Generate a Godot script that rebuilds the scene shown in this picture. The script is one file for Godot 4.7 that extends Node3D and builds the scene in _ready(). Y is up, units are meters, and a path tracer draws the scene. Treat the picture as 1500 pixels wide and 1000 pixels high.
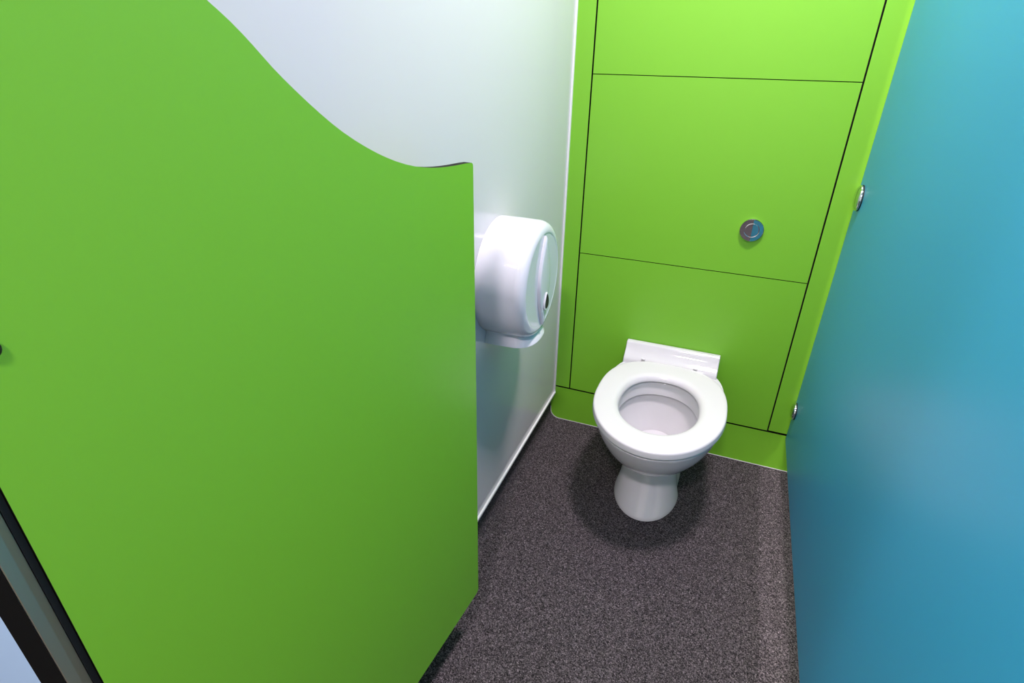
extends Node3D

# ---------------------------------------------------------------- dimensions (metres)
# x: right, y: up, z: out of the back wall. White wall face x = 0, back panels z = 0, floor y = 0.
const ROOM_H := 2.4
const BLUE_X := 0.7964        # face of the blue partition
const GAP_L := 0.0577         # vertical joints of the back panels
const GAP_R := 0.7397
const JOINT_1 := 1.1987       # horizontal joints
const JOINT_2 := 0.6692
const PLINTH := 0.1444
const CAP_Y := 0.1134         # underside of the white wall
const TOILET_X := 0.4025

var M := {}

# ---------------------------------------------------------------- mesh helpers
class Geo:
	var v := PackedVector3Array()
	var f := PackedInt32Array()
	func ring_add(r: PackedVector3Array) -> int:
		var s := v.size()
		v.append_array(r)
		return s
	func quad(a: int, b: int, c: int, d: int) -> void:
		f.append_array(PackedInt32Array([a, b, c, a, c, d]))
	func loft(rings: Array, closed_ring := true, cap_start := true, cap_end := true, closed_loft := false) -> Geo:
		var base: Array[int] = []
		for r in rings:
			base.append(ring_add(r))
		var n: int = rings[0].size()
		var m := rings.size()
		for i in (m if closed_loft else m - 1):
			var p := base[i]
			var q := base[(i + 1) % m]
			for j in (n if closed_ring else n - 1):
				var k := (j + 1) % n
				quad(p + j, p + k, q + k, q + j)
		if not closed_loft:
			if cap_start:
				cap(base[0], n, true)
			if cap_end:
				cap(base[m - 1], n, false)
		return self
	func cap(s: int, n: int, flip: bool) -> void:
		var c := Vector3.ZERO
		for j in n:
			c += v[s + j]
		c /= n
		var ci := v.size()
		v.append(c)
		for j in n:
			var k := (j + 1) % n
			if flip:
				f.append_array(PackedInt32Array([ci, s + k, s + j]))
			else:
				f.append_array(PackedInt32Array([ci, s + j, s + k]))
	func volume() -> float:
		var t := 0.0
		for i in range(0, f.size(), 3):
			t += v[f[i]].dot(v[f[i + 1]].cross(v[f[i + 2]]))
		return t
	# writes a surface with normals smoothed below the given angle; fronts run clockwise
	func commit(m: ArrayMesh, mat: Material, angle := 40.0, orient := true) -> ArrayMesh:
		if orient and volume() > 0.0:
			for i in range(0, f.size(), 3):
				var t := f[i + 1]
				f[i + 1] = f[i + 2]
				f[i + 2] = t
		var fn := PackedVector3Array()
		var nb := {}
		for i in range(0, f.size(), 3):
			var n := (v[f[i + 2]] - v[f[i]]).cross(v[f[i + 1]] - v[f[i]])
			fn.append(n)
			for k in 3:
				if not nb.has(f[i + k]):
					nb[f[i + k]] = PackedInt32Array()
				nb[f[i + k]].append(i / 3)
		var vs := PackedVector3Array()
		var ns := PackedVector3Array()
		var lim := cos(deg_to_rad(angle))
		for i in range(0, f.size(), 3):
			var me := fn[i / 3]
			if me.length_squared() < 1e-22:
				continue
			var mn := me.normalized()
			for k in 3:
				var acc := Vector3.ZERO
				for o in nb[f[i + k]]:
					var on := fn[o]
					if on.length_squared() > 1e-22 and on.normalized().dot(mn) > lim:
						acc += on
				vs.append(v[f[i + k]])
				ns.append(acc.normalized())
		var arr := []
		arr.resize(Mesh.ARRAY_MAX)
		arr[Mesh.ARRAY_VERTEX] = vs
		arr[Mesh.ARRAY_NORMAL] = ns
		m.add_surface_from_arrays(Mesh.PRIMITIVE_TRIANGLES, arr)
		m.surface_set_material(m.get_surface_count() - 1, mat)
		return m

func mesh_of(g: Geo, mat: Material, angle := 40.0) -> ArrayMesh:
	return g.commit(ArrayMesh.new(), mat, angle)

func part(called: String, m: Mesh, parent: Node, at := Vector3.ZERO) -> MeshInstance3D:
	var o := MeshInstance3D.new()
	o.name = called
	o.mesh = m
	o.position = at
	o.cast_shadow = GeometryInstance3D.SHADOW_CASTING_SETTING_ON
	parent.add_child(o, true)
	return o

func tag(o: Node, label: String, category: String, kind := "", group := "") -> void:
	o.set_meta("label", label)
	o.set_meta("category", category)
	if kind:
		o.set_meta("kind", kind)
	if group:
		o.set_meta("group", group)

func thing(called: String, at: Vector3, label: String, category: String, kind := "", group := "") -> Node3D:
	var o := Node3D.new()
	o.name = called
	o.position = at
	add_child(o, true)
	tag(o, label, category, kind, group)
	return o

# chamfered box between two corners
func box_geo(a: Vector3, b: Vector3, r := 0.0) -> Geo:
	var g := Geo.new()
	var lo := Vector3(minf(a.x, b.x), minf(a.y, b.y), minf(a.z, b.z))
	var hi := Vector3(maxf(a.x, b.x), maxf(a.y, b.y), maxf(a.z, b.z))
	if r <= 0.0:
		g.loft([rect(lo.x, lo.z, hi.x, hi.z, lo.y), rect(lo.x, lo.z, hi.x, hi.z, hi.y)])
	else:
		g.loft([rounded(lo.x + r, lo.z + r, hi.x - r, hi.z - r, lo.y, r * 0.01, 3),
			rounded(lo.x, lo.z, hi.x, hi.z, lo.y + r, r, 3),
			rounded(lo.x, lo.z, hi.x, hi.z, hi.y - r, r, 3),
			rounded(lo.x + r * 0.3, lo.z + r * 0.3, hi.x - r * 0.3, hi.z - r * 0.3, hi.y - r * 0.3, r * 0.7, 3),
			rounded(lo.x + r, lo.z + r, hi.x - r, hi.z - r, hi.y, r * 0.01, 3)])
	return g

func rect(x0: float, z0: float, x1: float, z1: float, y: float) -> PackedVector3Array:
	return PackedVector3Array([Vector3(x0, y, z0), Vector3(x1, y, z0), Vector3(x1, y, z1), Vector3(x0, y, z1)])

func rounded(x0: float, z0: float, x1: float, z1: float, y: float, r: float, seg := 4) -> PackedVector3Array:
	var p := PackedVector3Array()
	var cs := [Vector2(x1 - r, z1 - r), Vector2(x0 + r, z1 - r), Vector2(x0 + r, z0 + r), Vector2(x1 - r, z0 + r)]
	for c in 4:
		for s in seg + 1:
			var t := (c + float(s) / seg) * PI / 2
			p.append(Vector3(cs[c].x + cos(t) * r, y, cs[c].y + sin(t) * r))
	return p

func box_mesh(a: Vector3, b: Vector3, mat: Material, r := 0.0) -> ArrayMesh:
	return mesh_of(box_geo(a, b, r), mat, 50.0)

# a laminate board: outline in (u, v), coloured faces at w = 0 and w = -t, dark core round the edge
func board(outline: PackedVector2Array, t: float, u: Vector3, v: Vector3, w: Vector3, face: Material, edge: Material) -> ArrayMesh:
	var m := ArrayMesh.new()
	var tri := Geometry2D.triangulate_polygon(outline)
	for side in 2:
		var g := Geo.new()
		for p in outline:
			g.v.append(u * p.x + v * p.y - w * (t * side))
		g.f = tri.duplicate()
		var want := w * (1.0 if side == 0 else -1.0)
		var nrm := Vector3.ZERO
		for i in range(0, tri.size(), 3):
			nrm += (g.v[tri[i + 1]] - g.v[tri[i]]).cross(g.v[tri[i + 2]] - g.v[tri[i]])
		if nrm.dot(want) > 0.0:
			g.f.reverse()
		g.commit(m, face, 40.0, false)
	var e := Geo.new()
	var n := outline.size()
	for p in outline:
		e.v.append(u * p.x + v * p.y)
	for p in outline:
		e.v.append(u * p.x + v * p.y - w * t)
	for j in n:
		var k := (j + 1) % n
		if Geometry2D.is_polygon_clockwise(outline) == (u.cross(v).dot(w) > 0.0):
			e.quad(k, j, n + j, n + k)
		else:
			e.quad(j, k, n + k, n + j)
	e.commit(m, edge, 30.0, false)
	return m

func rect2(x0: float, y0: float, x1: float, y1: float) -> PackedVector2Array:
	return PackedVector2Array([Vector2(x0, y0), Vector2(x1, y0), Vector2(x1, y1), Vector2(x0, y1)])

# body of revolution; profile of (along, radius), turned round axis a; u, w span the plane
func lathe(profile: Array, o: Vector3, a: Vector3, u: Vector3, w: Vector3, mat: Material, n := 64, angle := 35.0) -> ArrayMesh:
	var rings := []
	for p in profile:
		var r := PackedVector3Array()
		for j in n:
			var t := TAU * j / n
			r.append(o + a * p.x + (u * cos(t) + w * sin(t)) * p.y)
		rings.append(r)
	return mesh_of(Geo.new().loft(rings), mat, angle)

# ---------------------------------------------------------------- materials
func mat(c: Color, rough: float, metal := 0.0, spec := 0.5) -> StandardMaterial3D:
	var m := StandardMaterial3D.new()
	m.albedo_color = c
	m.roughness = rough
	m.metallic = metal
	m.metallic_specular = spec
	return m

func fine_relief(m: StandardMaterial3D, px_per_m: float, height_cm: float, sd: int) -> void:
	var n := FastNoiseLite.new()
	n.noise_type = FastNoiseLite.TYPE_SIMPLEX
	n.seed = sd
	n.frequency = 0.25
	var t := NoiseTexture2D.new()
	t.width = 256
	t.height = 256
	t.seamless = true
	t.noise = n
	m.heightmap_enabled = true
	m.heightmap_texture = t
	m.heightmap_scale = height_cm
	m.uv1_triplanar = true
	m.uv1_world_triplanar = true
	m.uv1_scale = Vector3.ONE * (px_per_m / 256.0)

func vinyl() -> StandardMaterial3D:
	var rng := RandomNumberGenerator.new()
	rng.seed = 77
	var n := 1024
	var a := PackedFloat32Array()
	a.resize(n * n)
	for i in n * n:
		a[i] = rng.randf()
	var data := PackedByteArray()
	data.resize(n * n * 3)
	for y in n:
		for x in n:
			var i := y * n + x
			var xr := y * n + (x + 1) % n
			var yd := ((y + 1) % n) * n + x
			var d := ((y + 1) % n) * n + (x + 1) % n
			var s := (a[i] + a[xr] + a[yd] + a[d]) * 0.25      # chips a few millimetres across
			var k := clampf((s - 0.5) * 2.8, -0.8, 1.4)
			var q := 0.0
			if a[i] > 0.982:
				q = 0.9                                          # pale quartz chips
			elif a[i] < 0.05:
				q = -0.35
			var b := 0.272 * (1.0 + k * 0.75 + q)
			data[i * 3] = int(clampf(b * 1.02, 0, 1) * 255)
			data[i * 3 + 1] = int(clampf(b * 0.945, 0, 1) * 255)
			data[i * 3 + 2] = int(clampf(b * 0.985, 0, 1) * 255)
	var m := mat(Color.WHITE, 0.72, 0.0, 0.2)
	m.albedo_texture = ImageTexture.create_from_image(Image.create_from_data(n, n, false, Image.FORMAT_RGB8, data))
	m.uv1_triplanar = true
	m.uv1_world_triplanar = true
	m.uv1_scale = Vector3.ONE * 0.85
	return m

func make_materials() -> void:
	M.green = mat(Color(0.47, 0.735, 0.18), 0.36)
	fine_relief(M.green, 1500.0, 0.0022, 3)
	M.blue = mat(Color(0.21, 0.61, 0.775), 0.37)
	fine_relief(M.blue, 1500.0, 0.0022, 4)
	M.pale_blue = mat(Color(0.62, 0.75, 0.86), 0.3)
	M.core = mat(Color(0.085, 0.07, 0.06), 0.7, 0.0, 0.25)
	M.dark = mat(Color(0.02, 0.02, 0.02), 0.8)
	M.white_wall = mat(Color(0.825, 0.81, 0.825), 0.16)
	M.white_trim = mat(Color(0.9, 0.9, 0.9), 0.3)
	M.sealant = mat(Color(0.74, 0.74, 0.74), 0.35)
	M.paint = mat(Color(0.86, 0.86, 0.85), 0.8)
	M.china = mat(Color(0.84, 0.835, 0.845), 0.06)
	M.seat = mat(Color(0.865, 0.855, 0.865), 0.16)
	M.plastic = mat(Color(0.84, 0.84, 0.865), 0.1)
	M.chrome = mat(Color(0.86, 0.87, 0.88), 0.05, 1.0)
	M.alu = mat(Color(0.80, 0.76, 0.66), 0.42, 1.0)
	M.rubber = mat(Color(0.02, 0.02, 0.02), 0.6)
	M.hinge = mat(Color(0.06, 0.09, 0.05), 0.4)
	M.floor = vinyl()
	M.water = mat(Color(0.95, 0.98, 1.0), 0.02)
	M.water.refraction_enabled = true
	M.water.refraction_scale = 0.033
	M.glow = mat(Color(0.9, 0.9, 0.9), 0.4)
	M.glow.emission_enabled = true
	M.glow.emission = Color(1.0, 0.94, 0.975)
	M.glow.emission_energy_multiplier = 4.0

# ---------------------------------------------------------------- scene
func _ready() -> void:
	var cam := Camera3D.new()
	cam.name = "camera"
	cam.position = Vector3(0.49447, 1.26562, 1.73267)
	cam.rotation = Vector3(-0.482195, 0.368127, 0.015996)
	cam.fov = 62.3298
	cam.near = 0.02
	add_child(cam)
	cam.current = true

	var we := WorldEnvironment.new()
	we.name = "environment"
	var env := Environment.new()
	env.background_mode = Environment.BG_COLOR
	env.background_color = Color(0.02, 0.02, 0.02)
	env.tonemap_mode = Environment.TONE_MAPPER_LINEAR
	env.tonemap_exposure = 1.25
	env.sdfgi_enabled = true
	env.ssao_enabled = true
	env.ssil_enabled = true
	we.environment = env
	add_child(we)

	make_materials()
	lamp(Vector3(0.58, ROOM_H, 0.60), 3.0, "round white recessed ceiling downlight above the green-walled toilet cubicle")
	lamp(Vector3(1.85, ROOM_H, 0.60), 3.6, "round white recessed ceiling downlight over the neighbouring cubicle behind the blue partition")
	lamp(Vector3(0.42, ROOM_H, 2.45), 2.7, "round white recessed ceiling downlight over the washroom floor facing the open cubicle")
	lamp(Vector3(-0.85, ROOM_H, 2.45), 2.7, "round white recessed ceiling downlight in the washroom left of the cubicle row")

	build_room()
	build_back_wall()
	build_partition()
	build_door()
	build_toilet()
	build_dispenser()
	build_button()

func lamp(at: Vector3, energy: float, label: String) -> void:
	var t := thing("ceiling_downlight", at, label, "downlight", "", "recessed ceiling downlights")
	part("trim_ring", lathe([Vector2(0.0, 0.118), Vector2(-0.006, 0.124), Vector2(-0.010, 0.120), Vector2(-0.010, 0.108), Vector2(-0.002, 0.104), Vector2(0.0, 0.104)], Vector3.ZERO, Vector3.UP, Vector3.RIGHT, Vector3.BACK, M.white_trim, 48), t)
	part("diffuser", lathe([Vector2(-0.001, 0.104), Vector2(-0.005, 0.104)], Vector3.ZERO, Vector3.UP, Vector3.RIGHT, Vector3.BACK, M.glow, 48), t)
	var l := AreaLight3D.new()
	l.name = "lamp_light"
	l.position = Vector3(0, -0.014, 0)
	l.rotation.x = -PI / 2
	l.area_size = Vector2(0.19, 0.19)
	l.area_normalize_energy = true
	l.area_range = 12.0
	l.area_attenuation = 2.0
	l.light_energy = energy
	l.light_color = Color(1.0, 0.94, 0.975)
	l.shadow_enabled = true
	t.add_child(l)

func slab(called: String, a: Vector3, b: Vector3, m: Material, label: String, category: String) -> MeshInstance3D:
	var o := part(called, box_mesh(a, b, m), self)
	tag(o, label, category, "structure")
	return o

func build_room() -> void:
	# floor: one sheet of vinyl; along the white wall it turns up in a cove behind the wall's lower edge
	var fl := thing("floor", Vector3.ZERO, "dark grey speckled safety vinyl floor", "floor", "structure")
	part("vinyl_sheet", box_mesh(Vector3(-1.6, -0.06, -0.10), Vector3(2.7, 0.0, 3.7), M.floor), fl)
	var prof := PackedVector2Array()
	prof.append(Vector2(-0.012, CAP_Y + 0.01))
	var r := 0.036
	for i in 9:
		var a := PI + PI / 2 * i / 8.0
		prof.append(Vector2(-0.012 + r + cos(a) * r, r + 0.0006 + sin(a) * r))
	prof.append(Vector2(-0.012 + r, -0.004))
	prof.append(Vector2(-0.03, -0.004))
	prof.append(Vector2(-0.03, CAP_Y + 0.01))
	var rings := []
	for z in [-0.012, 1.585]:
		var q := PackedVector3Array()
		for p in prof:
			q.append(Vector3(p.x, p.y, z))
		rings.append(q)
	part("coved_skirting", mesh_of(Geo.new().loft(rings), M.floor, 40.0), fl)

	slab("ceiling", Vector3(-1.6, ROOM_H, -0.1), Vector3(2.7, ROOM_H + 0.1, 3.7), M.paint, "plain white ceiling above the cubicles", "ceiling")
	var wl := thing("wall_left", Vector3.ZERO, "glossy white panelled wall on the left of the toilet", "wall", "structure")
	part("wall_panel", box_mesh(Vector3(-0.013, CAP_Y + 0.006, 0.0), Vector3(0.0, ROOM_H, 1.585), M.white_wall), wl)
	part("wall_core", box_mesh(Vector3(-0.10, 0.0, -0.02), Vector3(-0.0305, ROOM_H, 1.598), M.paint), wl)
	part("wall_batten", box_mesh(Vector3(-0.0305, CAP_Y + 0.0105, -0.02), Vector3(-0.0132, ROOM_H, 1.585), M.paint), wl)
	slab("trim_1", Vector3(-0.0128, CAP_Y, 0.001), Vector3(0.006, CAP_Y + 0.007, 1.585), M.white_trim, "white capping strip along the bottom of the white wall", "trim")
	slab("trim_2", Vector3(-0.003, CAP_Y + 0.007, 0.0003), Vector3(0.0045, ROOM_H, 0.0075), M.white_trim, "thin white vertical bead in corner of white wall and green panels", "trim")
	slab("wall_right", Vector3(2.6, 0, -0.1), Vector3(2.7, ROOM_H, 3.7), M.paint, "plain white far right wall of the washroom", "wall")
	slab("wall_front", Vector3(-1.6, 0, 3.6), Vector3(2.6, ROOM_H, 3.7), M.paint, "plain white washroom wall facing the cubicles", "wall")
	slab("wall_far_left", Vector3(-1.6, 0, 1.6), Vector3(-1.5, ROOM_H, 3.6), M.paint, "plain white washroom side wall past the cubicle row", "wall")

func build_back_wall() -> void:
	var w := thing("wall_back", Vector3.ZERO, "lime green laminate panel wall behind the toilet", "wall", "structure")
	part("wall_core", box_mesh(Vector3(-0.10, 0, -0.10), Vector3(2.6, ROOM_H, -0.016), M.dark), w)
	var g := 0.0022
	var h := 0.0011
	var x := Vector3.RIGHT
	var y := Vector3.UP
	var z := Vector3.BACK
	var low := PLINTH + 0.003
	for a in [[GAP_L + g, low, GAP_R - g, JOINT_2 - h, "panel"], [GAP_L + g, JOINT_2 + h, GAP_R - g, JOINT_1 - h, "panel"],
			[GAP_L + g, JOINT_1 + h, GAP_R - g, 1.728, "panel"], [GAP_L + g, 1.7302, GAP_R - g, ROOM_H, "panel"],
			[-0.012, low, GAP_L - g, ROOM_H, "side_panel"], [GAP_R + g, low + 0.002, 0.93, ROOM_H, "side_panel"],
			[0.9345, low, 1.55, ROOM_H, "panel"], [1.5545, low, 2.6, ROOM_H, "panel"]]:
		part(a[4], board(rect2(a[0], a[1], a[2], a[3]), 0.013, x, y, z, M.green, M.core), w)
	# plinth with a rounded lower corner that follows the floor cove
	var o := PackedVector2Array([Vector2(2.6, 0.0), Vector2(2.6, PLINTH - 0.003), Vector2(-0.0115, PLINTH - 0.003)])
	for i in 9:
		var t := PI + PI / 2 * i / 8.0
		o.append(Vector2(-0.0115 + 0.036 + cos(t) * 0.036, 0.0365 + sin(t) * 0.036))
	part("plinth", board(o, 0.012, x, y, z, M.green, M.core), w, Vector3(0, 0, -0.001))
	# white silicone line along the foot of the plinth and round the cove
	var path: Array[Vector2] = [Vector2(-0.0105, 0.05)]
	for i in 9:
		var t := PI + PI / 2 * i / 8.0
		path.append(Vector2(-0.0105 + 0.035 + cos(t) * 0.035, 0.037 + sin(t) * 0.035))
	path.append(Vector2(2.6, 0.002))
	var rings := []
	for i in path.size():
		var d := (path[mini(i + 1, path.size() - 1)] - path[maxi(i - 1, 0)]).normalized()
		var n := Vector2(-d.y, d.x)
		var r := PackedVector3Array()
		for k in 6:
			var t := TAU * k / 6.0
			var p := path[i] + n * cos(t) * 0.0017
			r.append(Vector3(p.x, p.y, sin(t) * 0.0015))
		rings.append(r)
	var s := part("trim_3", mesh_of(Geo.new().loft(rings), M.sealant, 60.0), self)
	tag(s, "thin white sealant line between green plinth and grey floor", "sealant", "structure")

func build_partition() -> void:
	var p := thing("cubicle_partition", Vector3(BLUE_X, 0, 0), "tall blue laminate cubicle partition on the right of the toilet", "partition", "thing")
	part("board", board(rect2(0.012, 0.1358, 1.6, 1.9), 0.013, Vector3.BACK, Vector3.UP, Vector3.LEFT, M.blue, M.core), p)
	for b in [[0.934, 0.060, 0.032], [0.266, 0.042, 0.026]]:
		var br := Node3D.new()
		br.name = "wall_bracket"
		br.position = Vector3(0, b[0], b[1])
		p.add_child(br, true)
		var r: float = b[2]
		part("cap", lathe([Vector2(0.0030, r), Vector2(0.0060, r), Vector2(0.0078, r * 0.97), Vector2(0.0115, r * 0.82), Vector2(0.0140, r * 0.55), Vector2(0.0150, r * 0.2)],
			Vector3.ZERO, Vector3.LEFT, Vector3.UP, Vector3.BACK, M.chrome, 40), br)
		part("gasket", lathe([Vector2(0.0002, r * 1.03), Vector2(0.0028, r * 1.03)], Vector3.ZERO, Vector3.LEFT, Vector3.UP, Vector3.BACK, M.rubber, 40), br)
		part("clamp", box_mesh(Vector3(-0.0035, -0.014, 0.0), Vector3(-0.0003, 0.014, -b[1] + 0.0005), M.chrome), br)

	var q := thing("cubicle_pilaster", Vector3(0, 0, 1.6), "pale blue front pilaster beside the door hinge at lower left", "pilaster", "thing")
	part("board", board(rect2(-0.40, 0.1358, 0.0452, 1.9), 0.013, Vector3.RIGHT, Vector3.UP, Vector3.BACK, M.pale_blue, M.core), q, Vector3(0, 0, 0.013))
	part("hinge_profile", mesh_of(Geo.new().loft([extrusion(0.1358), extrusion(1.9)]), M.alu, 25.0), q)
	part("rubber_seal", box_mesh(Vector3(0.028, 0.1358, -0.0215), Vector3(0.043, 1.9, -0.0166), M.rubber), q)
	for fx in [-0.30, -0.02]:
		part("foot", lathe([Vector2(0, 0.03), Vector2(0.006, 0.03), Vector2(0.01, 0.012), Vector2(0.137, 0.012)], Vector3(fx, 0, 0.0065), Vector3.UP, Vector3.RIGHT, Vector3.BACK, M.chrome, 24), q)

func extrusion(y: float) -> PackedVector3Array:
	var r := PackedVector3Array()
	for p in [[0.022, -0.0006], [0.0450, -0.0006], [0.0454, -0.0012], [0.0454, -0.0085], [0.0450, -0.0100], [0.0425, -0.0160], [0.0415, -0.0165], [0.022, -0.0165]]:
		r.append(Vector3(p[0], y, p[1]))
	return r

func build_door() -> void:
	var d := thing("door_1", Vector3(0.0452, 0, 1.578), "lime green cubicle door with a wavy top edge, standing open", "door", "structure")
	d.rotation.y = deg_to_rad(84.714)
	var o := PackedVector2Array()
	o.append(Vector2(0.0, 0.1358))
	o.append(Vector2(0.640, 0.1358))
	for i in 5:
		var t := -PI / 2 + PI / 2 * i / 4.0
		o.append(Vector2(0.6515 + cos(t) * 0.0105, 0.1463 + sin(t) * 0.0105))
	o.append(Vector2(0.6685, 0.642))
	for i in 5:
		var t := PI / 2 * i / 4.0
		o.append(Vector2(0.6657 + cos(t) * 0.006, 1.0985 + sin(t) * 0.006))
	for k in [[0.653, 1.1057], [0.6141, 1.1077], [0.5779, 1.1110], [0.5414, 1.1166], [0.4993, 1.1272], [0.4618, 1.1414], [0.4283, 1.1571], [0.3905, 1.1785], [0.3595, 1.2008], [0.3307, 1.2242], [0.3069, 1.2450], [0.2899, 1.2630], [0.27, 1.2815], [0.2498, 1.2965], [0.22, 1.318], [0.18, 1.341], [0.14, 1.357], [0.10, 1.366], [0.06, 1.370], [0.03, 1.371], [0.0, 1.371]]:
		o.append(Vector2(k[0], k[1]))
	# smooth the wave once
	var sm := PackedVector2Array()
	for i in o.size():
		var pr := o[(i - 1 + o.size()) % o.size()]
		var nx := o[(i + 1) % o.size()]
		if i > 12 and i < o.size() - 1:
			sm.append(o[i] * 0.75 + pr * 0.125 + nx * 0.125)
			sm.append(o[i] * 0.5 + nx * 0.5)
		else:
			sm.append(o[i])
	part("door_leaf", board(sm, 0.013, Vector3.RIGHT, Vector3.UP, Vector3.BACK, M.green, M.core), d)
	for hy in [0.30, 1.080]:
		var b := part("hinge_bolt", lathe([Vector2(0.0, 0.0075), Vector2(0.002, 0.0072), Vector2(0.0035, 0.005), Vector2(0.004, 0.002)], Vector3(0.0268, hy, 0), Vector3.BACK, Vector3.RIGHT, Vector3.UP, M.hinge, 20), d)
		b.set_meta("label", "small dark hinge bolt head")

# egg-shaped outline: half width a at z = zm, front to zf (ellipse), back to zb (squarer)
func egg(a: float, zm: float, zf: float, zb: float, y: float, nb := 2.8, n := 72) -> PackedVector3Array:
	var p := PackedVector3Array()
	for j in n:
		var t := TAU * j / n
		var s := sin(t)
		var c := cos(t)
		var e := 1.0 if c >= 0 else 2.0 / nb
		var xx := signf(s) * pow(absf(s), e) * a
		var zz := zm + (c * (zf - zm) if c >= 0 else -pow(absf(c), e) * (zm - zb))
		p.append(Vector3(xx, y, zz))
	return p

func build_toilet() -> void:
	var t := thing("toilet", Vector3(TOILET_X, 0, 0), "white ceramic back-to-wall toilet with open ring seat", "toilet")
	# bowl: outside up, over the rim, under the flushing rim and down the inside
	part("bowl", mesh_of(Geo.new().loft([
		egg(0.074, 0.20, 0.325, 0.010, 0.164, 2.6), egg(0.098, 0.20, 0.378, 0.006, 0.172, 2.6), egg(0.122, 0.21, 0.424, 0.004, 0.190, 2.8), egg(0.142, 0.22, 0.459, 0.003, 0.213, 3.0),
		egg(0.158, 0.24, 0.489, 0.003, 0.240, 3.2), egg(0.169, 0.26, 0.511, 0.003, 0.268, 3.4), egg(0.176, 0.28, 0.527, 0.003, 0.298, 3.6), egg(0.1800, 0.29, 0.538, 0.003, 0.322, 3.6),
		egg(0.181, 0.29, 0.541, 0.003, 0.331, 3.6), egg(0.179, 0.29, 0.538, 0.004, 0.3345, 3.6), egg(0.165, 0.30, 0.520, 0.060, 0.3355, 3.0),
		egg(0.128, 0.315, 0.472, 0.142, 0.3355, 2.3), egg(0.1235, 0.315, 0.467, 0.1470, 0.3335, 2.3), egg(0.1200, 0.315, 0.464, 0.1515, 0.327, 2.3),
		egg(0.1180, 0.315, 0.462, 0.1540, 0.294, 2.3), egg(0.1185, 0.315, 0.4625, 0.1535, 0.2915, 2.3), egg(0.1235, 0.315, 0.468, 0.1480, 0.291, 2.3), egg(0.1345, 0.315, 0.480, 0.1365, 0.297, 2.3),
		egg(0.1350, 0.315, 0.480, 0.1360, 0.288, 2.3), egg(0.1290, 0.314, 0.474, 0.1420, 0.275, 2.3), egg(0.1250, 0.312, 0.466, 0.1455, 0.260, 2.3), egg(0.1190, 0.308, 0.455, 0.1490, 0.240, 2.3), egg(0.1130, 0.302, 0.442, 0.1515, 0.227, 2.25), egg(0.1045, 0.293, 0.421, 0.1540, 0.212, 2.2), egg(0.0955, 0.283, 0.394, 0.1565, 0.200, 2.15), egg(0.0870, 0.272, 0.365, 0.1588, 0.1885, 2.1), egg(0.0780, 0.261, 0.339, 0.1615, 0.1770, 2.05), egg(0.069, 0.250, 0.315, 0.164, 0.166, 2.0), egg(0.056, 0.240, 0.290, 0.169, 0.138, 2.0), egg(0.045, 0.232, 0.277, 0.174, 0.120, 2.0)]), M.china, 55.0), t)
	var wt := part("water", mesh_of(Geo.new().loft([egg(0.0450, 0.232, 0.277, 0.174, 0.1203, 2.0, 72), egg(0.0560, 0.240, 0.290, 0.169, 0.138, 2.0, 72), egg(0.0572, 0.241, 0.292, 0.1688, 0.141, 2.0, 72)]), M.water), t)
	wt.set_meta("label", "clear water in the bowl")
	# pedestal: waisted front column, wider behind
	var rings := []
	for s in [[0.000, 0.1000, 0.412, 0.094], [0.006, 0.1000, 0.412, 0.094], [0.012, 0.0985, 0.409, 0.093], [0.03, 0.0945, 0.397, 0.091], [0.055, 0.0890, 0.380, 0.090], [0.08, 0.0845, 0.364, 0.090], [0.11, 0.0805, 0.349, 0.091], [0.14, 0.0785, 0.338, 0.093], [0.165, 0.079, 0.332, 0.095], [0.174, 0.080, 0.331, 0.096]]:
		var r := PackedVector3Array()
		var a: float = s[1]
		var zm := 0.265
		for j in 33:
			var q := PI * j / 32.0
			r.append(Vector3(a * cos(q), s[0], zm + (s[2] - zm) * sin(q)))
		for k in [[-a * 0.985, 0.255], [-a * 0.94, 0.245], [-a * 0.92, 0.225], [-lerpf(a * 0.92, s[3], 0.6), 0.19], [-s[3], 0.16], [-s[3], 0.004], [s[3], 0.004], [s[3], 0.16], [lerpf(a * 0.92, s[3], 0.6), 0.19], [a * 0.92, 0.225], [a * 0.94, 0.245], [a * 0.985, 0.255]]:
			r.append(Vector3(k[0], s[0], k[1]))
		rings.append(r)
	part("pedestal", mesh_of(Geo.new().loft(rings, true, true, false), M.china, 45.0), t)
	# raised china upstand behind the seat
	var prof := [Vector2(0.003, 0.325), Vector2(0.003, 0.3920), Vector2(0.005, 0.3945), Vector2(0.018, 0.3955), Vector2(0.0225, 0.3940), Vector2(0.0255, 0.3900), Vector2(0.031, 0.3780), Vector2(0.040, 0.3670), Vector2(0.051, 0.3585), Vector2(0.060, 0.352), Vector2(0.0645, 0.344), Vector2(0.066, 0.325)]
	var br := []
	for e in [[-0.1500, 0.004], [-0.1488, 0.0012], [-0.146, 0.0], [0.146, 0.0], [0.1488, 0.0012], [0.1500, 0.004]]:
		var r := PackedVector3Array()
		for p in prof:
			r.append(Vector3(e[0] - 0.004, maxf(p.y - e[1], 0.325), maxf(p.x - e[1], 0.003)))
		br.append(r)
	part("backrest", mesh_of(Geo.new().loft(br), M.china, 50.0), t)
	# ring seat
	var st := []
	var y0 := 0.3412
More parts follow.
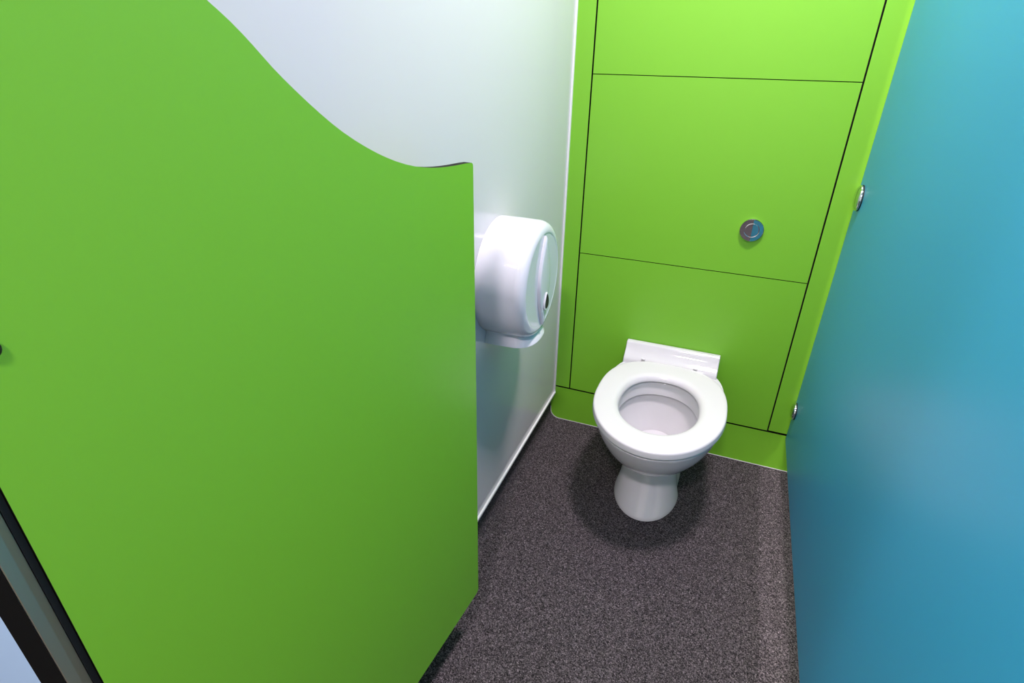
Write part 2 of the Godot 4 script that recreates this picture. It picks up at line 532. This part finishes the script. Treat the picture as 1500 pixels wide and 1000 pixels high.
	for q in [[0.0, -0.003, 0.0], [0.0, -0.0005, 0.0012], [0.0, 0.0, 0.004], [0.0, -0.001, 0.0150], [0.0, -0.0018, 0.0180], [0.0, -0.0036, 0.0200], [0.0, -0.0062, 0.0210], [0.0, -0.012, 0.0216], [0.5, 0.0, 0.0225],
			[1.0, 0.022, 0.0219], [1.0, 0.015, 0.0210], [1.0, 0.0095, 0.0190], [1.0, 0.005, 0.0155], [1.0, 0.002, 0.0105], [1.0, 0.0, 0.005], [1.0, 0.0008, 0.001], [1.0, 0.003, 0.0]]:
		# q: 0 outer / 1 inner outline, offset outward, height
		var e: float = q[1]
		var ro := egg(0.1875 + e, 0.30, 0.5485 + e, 0.068 - e, y0 + q[2], 2.7, 96)
		var ri := egg(0.1115 + e, 0.313, 0.4555 + e, 0.160 - e, y0 + q[2], 2.35, 96)
		if q[0] == 0.0:
			st.append(ro)
		elif q[0] == 1.0:
			st.append(ri)
		else:
			for j in ro.size():
				ro[j] = ro[j].lerp(ri[j], 0.42)
			st.append(ro)
	part("seat", mesh_of(Geo.new().loft(st, true, false, false, true), M.seat, 50.0), t)
	for hx in [-0.088, 0.078]:
		part("hinge_post", lathe([Vector2(-0.006, 0.0030), Vector2(-0.005, 0.0042), Vector2(0.005, 0.0042), Vector2(0.006, 0.0030)], Vector3(hx, 0.3580, 0.0625), Vector3.RIGHT, Vector3.UP, Vector3.BACK, M.seat, 20), t)

func build_dispenser() -> void:
	var c := Vector3(0, 0.7805, 0.556)
	var t := thing("toilet_roll_dispenser", c, "round white plastic toilet roll dispenser on the white wall", "dispenser")
	part("body", lathe([Vector2(0.0005, 0.1385), Vector2(0.050, 0.1388), Vector2(0.092, 0.1380), Vector2(0.100, 0.1362), Vector2(0.107, 0.1328), Vector2(0.1115, 0.1285), Vector2(0.1145, 0.1230), Vector2(0.1160, 0.1175), Vector2(0.1163, 0.1130), Vector2(0.1155, 0.1110), Vector2(0.1150, 0.1090), Vector2(0.1150, 0.04)], Vector3.ZERO, Vector3.RIGHT, Vector3.UP, Vector3.BACK, M.plastic, 96, 30.0), t)
	# raised lens down the middle of the cover
	var rings := []
	for s in [[0.000, 1.0], [0.005, 1.0], [0.0075, 0.955], [0.0085, 0.88], [0.0095, 0.6], [0.010, 0.25]]:
		var r := PackedVector3Array()
		var n := 24
		for side in [1.0, -1.0]:
			for j in n:
				var q := -1.0 + 2.0 * j / n
				q *= side
				var w := 0.0355 * cos(q * PI / 2) + 0.0005
				r.append(Vector3(0.1145 + s[0], -0.002 + q * 0.1105 * s[1], 0.0 + side * w * s[1]))
		rings.append(r)
	part("cover_ridge", mesh_of(Geo.new().loft(rings), M.plastic, 35.0), t)
	# drop-shaped lock opening with a raised lip
	for k in [["lock_rim", 1.0, 0.0168, 0.0205, M.plastic], ["lock_opening", 0.80, 0.0172, 0.0210, M.rubber]]:
		var rr := []
		for x in [k[2], k[3]]:
			var r := PackedVector3Array()
			for j in 28:
				var q := TAU * j / 28.0
				var yy := cos(q)
				var ww := sin(q) * (0.72 - 0.28 * yy)
				r.append(Vector3(0.107 + x, -0.050 + yy * 0.0225 * k[1], -0.002 + ww * 0.020 * k[1]))
			rr.append(r)
		part(k[0], mesh_of(Geo.new().loft(rr), k[4], 30.0), t)
	# paper chute below the drum
	var ch := []
	for s in [[-0.095, 0.066, 0.096, 0.0], [-0.128, 0.067, 0.100, 0.0], [-0.136, 0.068, 0.104, 0.0], [-0.145, 0.073, 0.111, 0.0], [-0.156, 0.0765, 0.117, 0.0], [-0.1585, 0.0765, 0.117, 0.0], [-0.1585, 0.0725, 0.113, 0.004], [-0.120, 0.0625, 0.098, 0.004]]:
		ch.append(chute_ring(s[1], s[2], s[0] + 0.0085, s[3]))
	part("paper_chute", mesh_of(Geo.new().loft(ch), M.plastic, 40.0), t)

func chute_ring(hw: float, xf: float, y: float, xb: float) -> PackedVector3Array:
	var p := PackedVector3Array()
	p.append(Vector3(xb + 0.0006, y, -hw))
	for j in 13:
		var q := -PI / 2 + PI * j / 12.0
		var cc := pow(cos(q), 0.55) if cos(q) > 0 else 0.0
		p.append(Vector3(lerpf(0.035, xf, cc), y, signf(sin(q)) * pow(absf(sin(q)), 0.8) * hw))
	p.append(Vector3(xb + 0.0006, y, hw))
	return p

func build_button() -> void:
	var t := thing("flush_button", Vector3(0.560, 0.807, 0.0), "round chrome push button set in the green panel", "flush button")
	var r := 0.0325
	part("collar", lathe([Vector2(0.0005, r), Vector2(0.0060, r), Vector2(0.0072, r * 0.985), Vector2(0.0072, r * 0.97), Vector2(0.0040, r * 0.96), Vector2(0.0040, r * 0.1)], Vector3.ZERO, Vector3.BACK, Vector3.RIGHT, Vector3.UP, M.chrome, 64, 30.0), t)
	for side in [-1.0, 1.0]:
		var lean: float = tan(deg_to_rad(3.0 if side < 0 else 9.5))
		for band in [[0.0, 0.56, "push_plate"], [0.64, 0.955, "bezel"]]:
			part(band[2], half_plate(r * band[0], r * band[1], side, lean), t)

# half a disc (or half a ring) that leans back from the vertical middle line
func half_plate(r0: float, r1: float, side: float, lean: float) -> ArrayMesh:
	var o: Array[Vector2] = []
	var n := 24
	for j in n + 1:
		var q := -PI / 2 + PI * j / n
		o.append(Vector2(maxf(cos(q) * r1, 0.0005), sin(q) * r1))
	if r0 > 0.0:
		for j in n + 1:
			var q := PI / 2 - PI * j / n
			o.append(Vector2(maxf(cos(q) * r0, 0.0005), sin(q) * r0))
	var m := ArrayMesh.new()
	var flat := PackedVector2Array(o)
	var tri := Geometry2D.triangulate_polygon(flat)
	var g := Geo.new()
	for back in 2:
		for p in o:
			g.v.append(Vector3(p.x * side, p.y, 0.0042 if back else 0.0108 - p.x * lean))
	for i in range(0, tri.size(), 3):
		var a := tri[i]
		var b := tri[i + 1]
		var c := tri[i + 2]
		if (flat[b] - flat[a]).cross(flat[c] - flat[a]) < 0.0:
			b = tri[i + 2]
			c = tri[i + 1]
		g.f.append_array(PackedInt32Array([a, b, c, o.size() + a, o.size() + c, o.size() + b]))
	for j in o.size():
		var k := (j + 1) % o.size()
		g.quad(k, j, o.size() + j, o.size() + k)
	return g.commit(m, M.chrome, 30.0)
